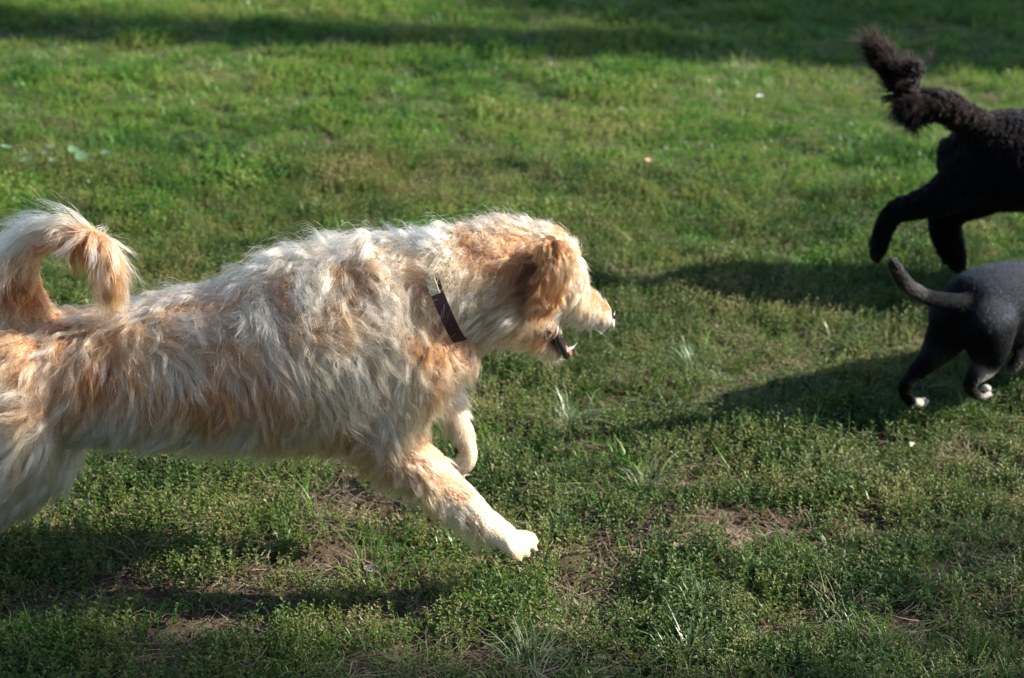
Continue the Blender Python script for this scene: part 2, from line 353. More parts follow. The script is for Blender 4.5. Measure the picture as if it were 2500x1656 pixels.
def fur(name, me, groom, n, nclump, mat, parent, K=9, rad=.00042, clump=.75, frizz=.12, grav=.25, dens=None, lenmod=None, colvar=.10, stray=.05, hug=.15, wave=9., lenmul=1., recolour=None, lift_add=0., lift_var=.10):
    P, Nn = sample(me, n, dens); C, CN = sample(me, nclump, dens)
    kd = kdtree.KDTree(nclump)
    for i, c in enumerate(C): kd.insert(c, i)
    kd.balance(); ci = np.array([kd.find(p)[1] for p in P])
    g = groom(C); sd = groom.side; cx, cy = proj(C)
    D = g[:, 0:1]*sd.H[None] - g[:, 1:2]*np.array([[0, 0, 1.]])
    D = D - (D*CN).sum(1, keepdims=True)*CN; D /= np.linalg.norm(D, axis=1, keepdims=True)+1e-6
    j = rng.normal(0, .28, (nclump, 1)); B = np.cross(CN, D); D = D + B*j; D /= np.linalg.norm(D, axis=1, keepdims=True)+1e-6
    B = np.cross(CN, D)
    Lc = lenmul*g[:, 2]*rng.uniform(.75, 1.25, nclump); lift = np.clip(g[:, 3] + lift_add + rng.normal(0, lift_var, nclump), .02, 1.3)[:, None]; curl = g[:, 4]
    if lenmod is not None: Lc = Lc*lenmod(C)
    ph = 7*vnoise(cx/90, cy/90, 5) + rng.normal(0, .5, nclump); fr = wave*rng.uniform(.7, 1.4, nclump)
    sgn = np.where(rng.uniform(size=nclump) < .18, -1, 1)*np.clip(6*(vnoise(cx/75, cy/75, 91)-.5), -1, 1)
    G = np.zeros((nclump, K, 3)); p = C.copy(); G[:, 0] = p
    for k in range(1, K):
        s = k/(K-1)
        lf = lift*(1-s)**.8 - hug*s
        curv = (curl*1.5*np.sin(ph + fr*s) + curl*sgn*1.5*s)[:, None]; curn = (curl*.9*np.cos(ph + fr*s))[:, None]
        d = D + B*curv + CN*(lf + curn); d /= np.linalg.norm(d, axis=1, keepdims=True)
        d[:, 2] -= grav*s; d /= np.linalg.norm(d, axis=1, keepdims=True)
        p = p + d*(Lc/(K-1))[:, None]; G[:, k] = p
    rel = G - C[:, None]
    gs = groom(P); lr = rng.uniform(.72, 1.12, n)*np.where(rng.uniform(size=n) < stray, 1.25, 1)
    if lenmod is not None: lr = lr*np.clip(lenmod(P)/np.maximum(lenmod(C[ci]), .05), .1, 1.6)
    cl = np.where(rng.uniform(size=n) < stray*2.5, rng.uniform(0, .3, n), clump*rng.uniform(.7, 1.15, n))
    off = P - C[ci]; S = np.linspace(0, 1, K)
    X = P[:, None] + rel[ci]*lr[:, None, None] - off[:, None]*(cl[:, None]*S[None]**.9)[..., None]
    # neighbouring hairs differ in normal: follow the own skin a little
    dn = (Nn - CN[ci]); X += dn[:, None]*(S[None, :, None]**1.0)*gs[:, 2][:, None, None]*.5
    fz = rng.normal(0, 1, (n, 3)); fz2 = rng.normal(0, 1, (n, 3))
    amp = (frizz*gs[:, 2])[:, None, None]
    X += fz[:, None]*amp*S[None, :, None]**1.5 + fz2[:, None]*amp*.5*np.sin(S*math.pi*2)[None, :, None]
    r = rad*rng.uniform(.7, 1.3, n)[:, None]*(1 - .8*S[None]**2)
    mixk = np.clip(.06 + .32*np.exp(-((cx-880)/380)**2-((cy-600)/170)**2) + .16 + 1.1*(vnoise(cx/55, cy/55, 44)-.5) + rng.normal(0, .30, nclump), 0, .92)   # silvery locks beside tan ones
    base = gs[:, 5:8] if recolour is None else recolour(gs[:, 5:8], mixk[ci][:, None])
    col = base*(1 + rng.normal(0, colvar, (nclump, 1))[ci])*(1 + rng.normal(0, colvar*.9, (n, 1)))
    col = np.clip(col*np.clip(np.stack([np.ones(n), 1+(t := rng.normal(0, .06, n)), 1+t*1.8], 1), .5, 1.5), .0008, .93)
    hc = bpy.data.hair_curves.new(name); hc.add_curves([K]*n)
    hc.attributes['position'].data.foreach_set('vector', X.astype(np.float32).ravel())
    ra = hc.attributes.get('radius') or hc.attributes.new('radius', 'FLOAT', 'POINT'); ra.data.foreach_set('value', r.astype(np.float32).ravel())
    ca = hc.attributes.new('coat_colour', 'FLOAT_COLOR', 'CURVE'); ca.data.foreach_set('color', np.concatenate([col, np.ones((n, 1))], 1).astype(np.float32).ravel())
    hc.materials.append(mat); return link(name, hc, parent)

# ------------------------------------------------------------------ bodies
def catmull(A, sub):
    A = np.array(A, float); out = []; n = len(A)
    for i in range(n-1):
        p0, p1, p2, p3 = A[max(i-1, 0)], A[i], A[i+1], A[min(i+2, n-1)]
        for k in range(sub):
            t = k/sub; out.append(.5*((2*p1)+(-p0+p2)*t+(2*p0-5*p1+4*p2-p3)*t*t+(-p0+3*p1-3*p2+p3)*t**3))
    out.append(A[-1]); return np.array(out)
def loft(V, Fc, side, secs, sub=4, seg=20, caps=(True, True)):
    """secs: (px, py, lateral m, half height px, half width m[, roll deg])"""
    A = catmull([tuple(s)+((0,) if len(s) == 5 else ()) for s in secs], sub)
    C = []; rv = []
    for a in A:
        p, mpp = side(a[0], a[1], a[2]); C.append(p); rv.append(max(a[3], 1)*mpp)
    C = np.array(C); rv = np.array(rv); rw = np.maximum(A[:, 4], .001); roll = np.radians(A[:, 5])
    T = np.gradient(C, axis=0); T /= np.linalg.norm(T, axis=1, keepdims=True)+1e-9
    rings = []
    for i in range(len(C)):
        N = unit(np.cross(side.S, T[i])); L = np.cross(T[i], N); c, s = math.cos(roll[i]), math.sin(roll[i]); rings.append((C[i], N*c+L*s, L*c-N*s, rv[i], rw[i]))
    full = []
    def capr(i, sg):
        c, N, L, a, b = rings[i]; e = min(a, b); return [(c+T[i]*sg*e*math.sin(t), N, L, a*math.cos(t), b*math.cos(t)) for t in (.45, .85, 1.2, 1.48)]
    if caps[0]: full += capr(0, -1)[::-1]
    full += rings
    if caps[1]: full += capr(len(rings)-1, 1)
    k = len(V)
    for c, N, L, a, b in full:
        for j in range(seg):
            t = 2*math.pi*j/seg; V.append(c + N*a*math.cos(t) + L*b*math.sin(t))
    for i in range(len(full)-1):
        for j in range(seg): Fc.append((k+i*seg+j, k+i*seg+(j+1) % seg, k+(i+1)*seg+(j+1) % seg, k+(i+1)*seg+j))
    Fc.append(tuple(k+j for j in range(seg))[::-1]); Fc.append(tuple(k+(len(full)-1)*seg+j for j in range(seg)))
def body_mesh(name, side, lofts, voxel=.006, smooth=4, groom=None, mat=None, seg=20):
    V, Fc = [], []
    for l in lofts: loft(V, Fc, side, l, seg=seg)
    me = mesh(name+'_cage', V, Fc, mat or M['soil']); t = bpy.data.objects.new('tmp', me); COL.objects.link(t)
    r = t.modifiers.new('r', 'REMESH'); r.mode = 'VOXEL'; r.voxel_size = voxel
    s = t.modifiers.new('s', 'SMOOTH'); s.factor = .6; s.iterations = smooth
    dg = bpy.context.evaluated_depsgraph_get(); out = bpy.data.meshes.new_from_object(t.evaluated_get(dg)); out.name = name
    bpy.data.objects.remove(t); out.materials.clear(); out.materials.append(mat)
    out.polygons.foreach_set('use_smooth', [True]*len(out.polygons))
    if groom is not None:
        Vv, _, _ = tri_data(out); c = groom(Vv)[:, 5:8]
        ca = out.attributes.new('coat_colour', 'FLOAT_COLOR', 'POINT'); ca.data.foreach_set('color', np.concatenate([c, np.ones((len(c), 1))], 1).astype(np.float32).ravel())
    return out
def ellipsoid(side, px, py, lat, rx, ry, rz, mat, name, parent, tilt=0, seg=16):
    c, mpp = side(px, py, lat); V, Fc = [], []; n2 = seg//2
    ct, st = math.cos(R(tilt)), math.sin(R(tilt))
    for i in range(n2+1):
        th = math.pi*i/n2
        for j in range(seg):
            a = 2*math.pi*j/seg; u, v, w_ = rx*mpp*math.cos(th), rz*mpp*math.sin(th)*math.cos(a), ry*math.sin(th)*math.sin(a)
            V.append(c + side.H*(u*ct - v*st) + side.S*w_ + np.array([0, 0, 1.])*(u*st + v*ct))
    for i in range(n2):
        for j in range(seg): Fc.append((i*seg+j, i*seg+(j+1) % seg, (i+1)*seg+(j+1) % seg, (i+1)*seg+j))
    return link(name, mesh(name, V, Fc, mat), parent)
def tube_part(side, secs, mat, name, parent, sub=4, seg=14):
    V, Fc = [], []; loft(V, Fc, side, secs, sub, seg); return link(name, mesh(name, V, Fc, mat), parent)

CREAM, WHITE, TAN, ORANGE, RUST, BROWN, PINK = (.64,.42,.25), (.78,.66,.52), (.45,.215,.108), (.40,.160,.062), (.29,.090,.024), (.07,.026,.012), (.53,.29,.17)
M['fur'] = fur_mat('golden_fur', (.80,.66,.52), (1.12,1.06,1.00), .30, .5)
M['skin'] = skin_mat('golden_skin', .85)
M['black_skin'] = principled('black_wet_skin', (.012,.010,.012), .25, .6, .6, 300)
M['gum'] = principled('gum', (.35,.12,.12), .25, .6, .3, 300, 0, .2)
M['tooth'] = principled('tooth', (.80,.76,.66), .2, .6)
M['pad'] = principled('paw_pad', (.05,.03,.025), .8, .2, 1, 300)
M['collar'] = principled('maroon_webbing', (.034,.010,.013), .75, .3, 1, 900, .3)
M['buckle'] = principled('tan_tag', (.30,.27,.17), .5, .4, .8, 500, .25)
M['eye'] = principled('eye', (.03,.015,.01), .06, .8)

# ---- the golden dog
def golden():
    sd = Side(700, 2.81, R(6)); foot = sd(600, 1450)[0]
    root = empty('dog', (foot[0], foot[1], 0), 'shaggy golden long-haired dog leaping with its mouth open, wearing a dark collar', 'dog')
    rows = [ # px, py, comb angle (0 right, 90 down), length cm, lift, curl, colour
     # back line
     (-60,800,150,5,.5,.3,TAN),(120,770,150,4.5,.5,.5,ORANGE),(230,770,110,4.5,.5,.5,TAN),(170,800,100,4.5,.3,.5,RUST),(90,850,110,4.5,.3,.5,ORANGE),(320,745,120,4.5,.45,.35,PINK),(430,715,140,5,.4,.6,PINK),(540,690,150,5.5,.35,.6,PINK),
     (640,665,150,6,.4,.8,PINK),(740,620,140,7,.7,.8,CREAM),(790,600,150,7,.9,.9,TAN),(840,590,120,7,.9,.9,CREAM),(930,585,130,6.5,.8,.9,PINK),
     # upper flank
     (60,830,120,5,.3,.3,TAN),(200,830,80,5,.25,.25,TAN),(330,820,62,5.5,.2,.45,PINK),(450,790,55,6,.2,.5,PINK),(560,770,58,6.5,.2,.5,PINK),(650,740,75,6.5,.25,.6,PINK),
     (740,690,60,7,.5,1.1,TAN),(790,700,110,7,.5,1.1,CREAM),(850,690,150,7,.5,1.1,TAN),(900,680,60,7,.5,1.1,ORANGE),(960,660,110,6,.45,.9,CREAM),(780,770,40,6.5,.4,1.0,ORANGE),(840,770,90,6.5,.4,1.0,TAN),(900,760,70,7,.4,.9,PINK),(980,760,85,6,.3,.25,CREAM),
     # mid flank
     (60,900,110,5,.3,.3,ORANGE),(150,930,140,5,.3,.3,TAN),(200,990,140,5,.3,.3,TAN),(240,915,95,4,.15,.1,RUST),(330,920,85,5,.2,.2,ORANGE),(440,890,66,5,.15,.2,TAN),(560,885,62,5,.15,.25,ORANGE),(680,870,60,6.5,.2,.25,PINK),(790,870,55,6,.25,.3,CREAM),
     (590,950,90,4.5,.1,.1,RUST),(650,950,90,4.5,.1,.1,ORANGE),(740,985,90,4.5,.1,.1,ORANGE),(510,1000,100,4.5,.1,.1,ORANGE),(400,940,90,5,.1,.1,ORANGE),(470,960,110,5.5,.2,.2,ORANGE),(340,990,120,5,.25,.2,TAN),(820,960,70,6,.25,.25,CREAM),
     # lower flank and belly
     (450,1020,125,5,.2,.15,TAN),(560,1020,120,5,.2,.15,TAN),(680,1030,110,5,.2,.15,ORANGE),(760,1010,100,5.5,.2,.2,CREAM),
     (250,1060,130,5,.25,.1,WHITE),(330,1065,130,5,.3,.1,WHITE),(420,1068,125,5.5,.3,.08,WHITE),(500,1072,120,5.5,.3,.08,WHITE),(580,1078,120,5.5,.3,.08,WHITE),(660,1080,110,5.5,.3,.08,WHITE),(740,1080,110,5.0,.3,.08,CREAM),(800,1095,110,4,.25,.1,TAN),(450,1110,120,5,.3,.08,WHITE),(600,1110,120,5,.3,.08,WHITE),(350,1100,120,5,.3,.08,WHITE),
     # shoulder, chest
     (900,860,75,6,.25,.3,CREAM),(960,850,80,5,.25,.2,CREAM),(1020,830,150,4,.4,.5,ORANGE),(1060,850,150,4.5,.5,.5,ORANGE),(1000,900,85,4.5,.25,.15,CREAM),(1060,930,80,5,.45,.3,ORANGE),(1080,880,70,4.5,.5,.3,TAN),
     (900,960,65,5.5,.25,.25,PINK),(860,1040,75,5,.3,.25,PINK),(980,990,95,4,.2,.15,CREAM),(960,1070,80,4,.25,.2,CREAM),
     # near foreleg
     (880,1110,130,4.5,.5,.4,TAN),(940,1150,110,4,.4,.3,TAN),(1000,1180,75,3.5,.3,.2,PINK),(1040,1110,50,2.5,.15,.1,PINK),(1110,1180,45,2.0,.2,.1,CREAM),(1040,1215,85,4.8,.5,.2,PINK),(1100,1248,85,5.2,.6,.15,WHITE),(980,1195,85,5,.5,.3,CREAM),(1160,1240,50,1.6,.2,.05,WHITE),(1145,1285,90,4.6,.6,.1,CREAM),(1000,1110,55,3.2,.3,.2,PINK),(1120,1200,50,2,.2,.1,PINK),(1210,1295,45,.9,.2,.03,WHITE),(1290,1340,35,.35,.2,.0,WHITE),(1255,1325,40,.5,.2,.0,WHITE),(1275,1360,40,.35,.2,.0,CREAM),
     # far foreleg
     (1105,960,80,2.5,.2,.1,WHITE),(1130,1030,80,2,.15,.05,WHITE),(1085,1020,95,2.8,.3,.1,CREAM),(1150,1085,85,1.0,.1,.03,WHITE),(1140,1140,110,.7,.1,.0,WHITE),
     # neck
     (1010,620,150,5.5,.5,.6,CREAM),(1010,700,110,4.5,.3,.3,PINK),(1050,780,80,2.6,.15,.1,PINK),(1100,830,60,2.6,.2,.1,PINK),
     (1030,560,200,5.5,.8,.7,CREAM),(1080,560,200,5.5,.9,.7,WHITE),(1130,530,240,6.5,1.2,.6,WHITE),(1200,520,250,6.5,1.2,.6,WHITE),(1270,550,220,4.5,.8,.6,PINK),(1350,570,250,3.5,.7,.6,TAN),(1385,585,280,3,.5,.4,ORANGE),(1412,610,300,2.2,.5,.4,CREAM),
     (1100,640,150,6,.5,.8,CREAM),(1160,600,190,5,.5,1.2,ORANGE),(1150,660,150,5.5,.5,1.2,CREAM),(1200,575,190,5,.5,1.1,TAN),(1220,620,180,5,.4,1.0,TAN),(1260,590,170,4,.4,.8,TAN),
     (1110,710,160,5.5,.35,.4,CREAM),(1180,720,165,6,.3,.4,CREAM),(1170,780,155,6,.3,.25,CREAM),(1230,700,170,6,.3,.4,TAN),(1240,760,150,6,.3,.25,CREAM),(1150,820,150,4.5,.3,.2,TAN),(1220,820,150,4.5,.3,.2,CREAM),
     (1270,640,160,4.5,.3,.4,TAN),(1290,650,150,2.5,.2,.2,BROWN),(1300,700,140,3,.2,.2,BROWN),(1290,600,160,3,.3,.4,ORANGE),(1250,660,160,4,.3,.5,ORANGE),(1260,720,160,4,.3,.3,TAN),  # BROWN rows paint in the shade of the hollow behind the ear
     # face
     (1290,790,140,4,.3,.2,TAN),(1340,740,130,3,.2,.2,TAN),(1400,650,110,2.2,.2,.2,ORANGE),(1390,710,120,2.5,.2,.2,TAN),(1430,650,90,1.4,.3,.2,CREAM),(1410,720,130,2.8,.2,.15,CREAM),(1370,770,150,2.8,.2,.15,CREAM),(1440,770,110,3.0,.25,.12,CREAM),(1450,725,150,1.2,.12,.05,TAN),(1475,750,160,.7,.1,.02,ORANGE),
     (1470,785,110,1.6,.25,.05,WHITE),(1420,800,120,2.0,.3,.1,WHITE),
     # jaw
     (1350,806,150,.6,.1,.1,BROWN),(1362,836,140,.7,.1,.1,BROWN),(1376,860,120,.9,.1,.1,TAN),
     (1320,830,120,2.8,.3,.2,TAN),(1300,860,140,3.2,.35,.2,CREAM),(1340,862,120,2.2,.3,.15,CREAM),(1365,880,90,2.0,.3,.1,WHITE),(1250,850,150,4,.3,.2,CREAM),
     # tail
     (-40,740,100,4,.4,.4,ORANGE),(30,690,110,4,.4,.4,RUST),(90,700,110,3,.4,.4,RUST),(60,640,110,4,.4,.4,TAN),(-30,620,130,6,.5,.2,CREAM),(30,560,165,8,.35,.15,WHITE),(110,530,180,8,.30,.15,WHITE),(200,525,180,6.5,.3,.2,CREAM),
     (130,590,150,3,.2,.15,ORANGE),(200,600,110,4,.2,.15,RUST),(265,550,115,5,.25,.2,CREAM),(290,620,98,5,.15,.15,TAN),(270,690,95,4.5,.12,.15,ORANGE),(245,640,95,4,.2,.1,ORANGE),
     # hind legs
     (0,960,165,7,.3,.25,CREAM),(70,980,160,6,.3,.25,PINK),(140,1000,140,5,.3,.25,TAN),(-20,1060,150,8,.3,.2,WHITE),(60,1070,125,7,.3,.2,CREAM),(140,1080,120,6,.3,.15,CREAM),(0,1160,130,7,.3,.2,WHITE),(90,1160,125,5,.3,.12,CREAM),(-100,1250,135,4,.3,.1,CREAM),
     (150,1180,120,3.5,.2,.05,WHITE),(60,1280,125,3,.2,.05,CREAM),(-180,1380,110,2,.2,.05,WHITE)]
    gr = Groom(sd, rows, 3.0, 24.)
    torso = [(-60,890,0,90,.08),(-10,890,0,125,.105),(80,905,0,140,.115),(180,922,0,148,.115),(300,918,0,160,.12),(450,902,0,184,.13),(600,892,0,208,.14),(750,866,0,240,.15),(850,853,0,250,.15),(940,842,0,232,.14),(1020,835,0,175,.125),(1065,835,0,105,.10)]
    neck = [(880,770,0,160,.11),(970,735,0,150,.10),(1075,700,0,118,.085),(1150,672,.01,108,.08),(1215,657,.02,106,.08),(1285,657,.03,103,.078),(1340,662,.045,90,.070),(1372,692,.06,62,.055)]
    upper = [(1330,705,.05,70,.055),(1388,722,.075,52,.047),(1428,744,.095,40,.038),(1462,764,.11,32,.031),(1473,769,.115,25,.027)]
    cheek = [(1240,730,.0,70,.06),(1300,760,.03,52,.05),(1335,790,.055,30,.035)]
    jaw = [(1265,775,.03,52,.05),(1310,812,.06,32,.034),(1343,845,.08,22,.026),(1357,862,.088,15,.020)]
    throat = [(1110,760,.0,70,.06),(1190,775,.01,55,.05),(1270,790,.03,42,.042)]
    fn = [(985,880,-.085,115,.05),(965,980,-.09,100,.052),(950,1060,-.09,88,.05),(975,1115,-.088,76,.048),(1035,1150,-.085,60,.043),(1102,1203,-.085,45,.034),(1152,1246,-.085,36,.029),(1192,1283,-.085,33,.029),(1228,1308,-.085,32,.034),(1244,1318,-.085,24,.036)]
    toes = [[(1232,1308,-.085+l*.5,13,.010),(1272+dx*.8,1318+dy*.8,-.085+l,13,.011),(1294+dx,1330+dy,-.085+l,13.5,.0115),(1304+dx,1340+dy,-.085+l,9,.009)] for l, dx, dy in ((-.036,-36,26),(-.014,-14,16),(.012,2,1),(.034,4,-16))]
    toes += [[(1132,1125,.09+l,9,.008),(1120+dx,1146,.09+l,11,.010),(1113+dx,1156,.09+l,8,.008)] for l, dx in ((-.02,-8),(0,4),(.018,16))]
    ff = [(980,900,.08,70,.05),(1060,935,.09,50,.045),(1102,985,.09,33,.032),(1120,1040,.09,29,.028),(1138,1085,.09,25,.026),(1140,1120,.09,24,.028),(1124,1140,.09,18,.027)]
    hn = [(10,900,-.05,120,.07),(40,980,-.075,118,.07),(50,1060,-.08,95,.062),(15,1140,-.08,66,.05),(-50,1215,-.08,42,.035),(-120,1280,-.08,28,.024),(-180,1345,-.08,21,.020),(-205,1405,-.08,18,.019),(-195,1440,-.08,20,.028),(-165,1450,-.08,14,.028)]
    hf = [(60,940,.05,100,.06),(120,1040,.08,72,.06),(105,1130,.085,62,.055),(55,1200,.085,46,.04),(-20,1255,.085,36,.03),(-100,1300,.085,24,.022),(-160,1355,.085,20,.019),(-180,1400,.085,18,.026),(-155,1408,.085,12,.026)]
    tail = [(40,820,0,75,.040),(50,750,0,62,.036),(42,685,0,50,.030),(55,625,-.01,38,.024),(105,580,-.015,33,.020),(170,572,-.02,34,.020),(228,596,-.025,36,.021),(262,645,-.03,38,.022),(270,705,-.03,32,.018)]
    lofts = [torso, neck, upper, cheek, jaw, throat, fn, ff, hn, hf, tail] + toes
    me = body_mesh('body', sd, lofts, .006, 5, gr, M['skin']); link('body', me, root)
    a0, a1 = np.array([1036., 613.]), np.array([1128., 817.]); ab = a1-a0; abn = ab/np.linalg.norm(ab); pn = np.array([abn[1], -abn[0]])
    # direction pn points towards the head
    def lenmod(P):
        px, py = proj(P); q = np.stack([px, py], 1) - a0; s = q @ pn; u = q @ abn
        near = np.clip(1 - np.abs(s+4)/np.where(s > 0, 22, 50), 0, 1); inside = ((u > 0) & (u < 300)).astype(float)
        return 1 - .85*inside*np.clip(near*1.7, 0, 1)
    def dens(P, N):
        px, py = proj(P); f = (N*(CW-P)).sum(1)/np.linalg.norm(CW-P, axis=1)
        d = np.where(f > -.35, 1., .28)*np.where(px < -70, .35, 1)
        return d*np.where((px > 1180) & (py < 950), 1.5, 1)
    def pale(c, n=None):                                   # the long guard hairs are bleached, least where the coat is rust
        k = np.clip((c[:, 1:2]-.03)/.20, .10, 1)*n; return c*(1-k) + np.array([[.92,.75,.63]])*k
    fur('undercoat', me, gr, 190000, 12000, M['fur'], root, K=8, rad=.00042, dens=dens, lenmod=lenmod, clump=.6, frizz=.08, grav=.22, stray=.03, hug=.25, lenmul=.75)
    fur('coat', me, gr, 120000, 5600, M['fur'], root, K=14, rad=.00036, dens=dens, lenmod=lenmod, clump=.93, frizz=.045, grav=.16, stray=.07, hug=.16, lenmul=1.35, recolour=pale, colvar=.17, lift_var=.26)
    fur('flyaway_hair', me, gr, 5200, 5200, M['fur'], root, K=12, rad=.00030, dens=lambda P, N: dens(P, N)*np.where(N[:, 2] > .1, 1.5, .5)*(proj(P)[1] < 1000), lenmod=lenmod, clump=.2, frizz=.12, grav=.05, stray=.05, hug=-.15, lenmul=1.5, recolour=pale, lift_add=.25)
    # ears
    for nm, lat, dx, base in (('near', -1, 0, 0), ('far', 1, 10, 45)):
        l0 = -.050 if lat < 0 else .13; k = -.012*(-lat)
        secs = [(1348+dx,600+base,l0*1.0,28,.010,-20*-lat),(1358+dx,635+base,l0+k,38,.008,-30*-lat),(1350+dx,685+base,l0+k*1.2,38,.007,-30*-lat),(1330+dx,728+base,l0+k,26,.007,-20*-lat),(1316+dx,750+base,l0+k*.6,12,.006,-10*-lat)]
        EAR = (.35,.125,.050)
        rowsE = [(1350+dx,590,90,2.5,.3,.3,ORANGE),(1385+dx,630,90,3,.25,.2,(.46,.23,.12)),(1330+dx,620,100,2.2,.3,.4,RUST),(1365+dx,690,110,3.2,.2,.2,EAR),(1340+dx,740,115,3.2,.2,.2,EAR),(1320+dx,670,110,3,.3,.3,(.24,.08,.02)),(1315+dx,765,120,3.5,.2,.2,TAN)]
        ge = Groom(sd, rowsE); em = body_mesh('ear', sd, [secs], .0035, 3, ge, M['skin']); eo = link('ear', em, root)
        fur('ear_hair', em, ge, 34000 if lat < 0 else 9000, 900, M['fur'], eo, K=9, rad=.00036, clump=.8, frizz=.06, grav=.2, stray=.10, lenmul=1.15)
    # collar: a webbing loop round the neck, with its tag
    c, mpp = sd((a0[0]+a1[0])/2+2, (a0[1]+a1[1])/2, 0.0); T = unit(sd.H*pn[0] - np.array([0, 0, 1])*pn[1]); N = unit(np.cross(sd.S, T)); L = np.cross(T, N)
    ra, rb, hw = 121*mpp, .108, 15.5*mpp; V, Fc = [], []; seg = 72
    for j in range(seg):
        t = 2*math.pi*j/seg; wob = 1+.008*math.sin(5*t)
        for (ds, dr) in ((-hw, 0), (-hw, .0022), (hw, .0022), (hw, 0)): V.append(c + N*(ra*wob+dr)*math.cos(t) + L*(rb*wob+dr)*math.sin(t) + T*ds)
    for j in range(seg):
        k, q = j*4, ((j+1) % seg)*4
        for a, b in ((0,1),(1,2),(2,3),(3,0)): Fc.append((k+a, q+a, q+b, k+b))
    col = link('collar', mesh('collar', V, Fc, M['collar'], None, False), root)
    # tag plate lying on the webbing near the top of the neck
    V, Fc = [], []
    t0 = math.acos(-.62); sgn = 1 if (L @ sd.S) < 0 else -1
    nn = 8
    for i in range(nn+1):
        t = sgn*(t0 + (i/nn-.5)*.40)
        for (ds, dr) in ((-hw*.95, .003), (-hw*.85, .0065), (hw*.55, .0065), (hw*.65, .003)): V.append(c + N*(ra+dr)*math.cos(t) + L*(rb+dr)*math.sin(t) + T*(ds-.002))
    for i in range(nn):
        k = i*4
        for a in range(3): Fc.append((k+a, k+a+1, k+4+a+1, k+4+a))
    Fc += [(0,1,2,3), (nn*4+3, nn*4+2, nn*4+1, nn*4)]
    link('tag', mesh('tag', V, Fc, M['buckle'], None, False), col)
    # small dark studs along the tag like its worn lettering
    V, Fc = [], []
    for i in range(9):
        for j in range(3):
            if rng.uniform() < .3: continue
            t = sgn*(t0 + ((i+.5)/9-.5)*.36); ds = (-.6+.45*j)*hw; p = c + N*(ra+.0070)*math.cos(t) + L*(rb+.0070)*math.sin(t) + T*(ds-.002); k = len(V)
            V += [p+T*.0009, p+N*.0008, p-T*.0009, p-N*.0008]; Fc.append((k, k+1, k+2, k+3))
    link('tag_print', mesh('tag_print', V, Fc, M['black_skin'], None, False), col)
    # face details
    ellipsoid(sd, 1492, 768, .112, 11, .018, 16, M['black_skin'], 'nose', root, -20)
    ellipsoid(sd, 1418, 690, .040, 8, .008, 8, M['eye'], 'eye', root)
    ellipsoid(sd, 1428, 690, .135, 8, .008, 8, M['eye'], 'eye', root)
    lip = tube_part(sd, [(1350,788,.040,6,.007),(1354,812,.044,10,.011),(1364,836,.050,11,.012),(1375,856,.058,10,.012),(1382,870,.068,6,.008)], M['black_skin'], 'lip', root)
    if False: tube_part(sd, [(1350,790,.046,4,.005),(1385,802,.058,4,.004),(1430,797,.085,3,.004)], M['black_skin'], 'lip', root)
    tube_part(sd, [(1345,800,.08,12,.012),(1365,830,.088,10,.012),(1380,850,.095,8,.010)], M['gum'], 'tongue', root)
    tube_part(sd, [(1380,850,.062,7,.007),(1389,862,.070,7,.009)], M['gum'], 'gum', root)
    for a in ([(1381,857,.055,6,.0045),(1393,851,.056,4.4,.0033),(1401,846,.057,2.4,.0018),(1408,838,.058,.7,.0006)], [(1383,862,.080,3.5,.003),(1391,861,.081,2.2,.0018),(1396,858,.081,.8,.0007)], [(1366,828,.075,4,.004),(1373,822,.075,1,.001)]):
        tube_part(sd, a, M['tooth'], 'tooth', root, 3, 10)
    for a in ((1116,1098,.088,9,.012,7,60), (1122,1130,.084,8,.012,5,70), (1126,1146,.080,6,.010,4,60)):
        ellipsoid(sd, a[0], a[1], a[2], a[3], a[4], a[5], M['pad'], 'paw_pad', root, a[6])
    # claws on the leading paw
    for l, dx, dy in ((-.036,-36,26),(-.014,-14,16),(.012,2,1),(.034,4,-16)):
        tube_part(sd, [(1305+dx,1344+dy,-.085+l,3.4,.0024),(1313+dx,1351+dy,-.085+l,2.6,.0018),(1317+dx,1359+dy,-.085+l,.8,.0005)], M['pad'], 'claw', root, 2, 8)
golden()

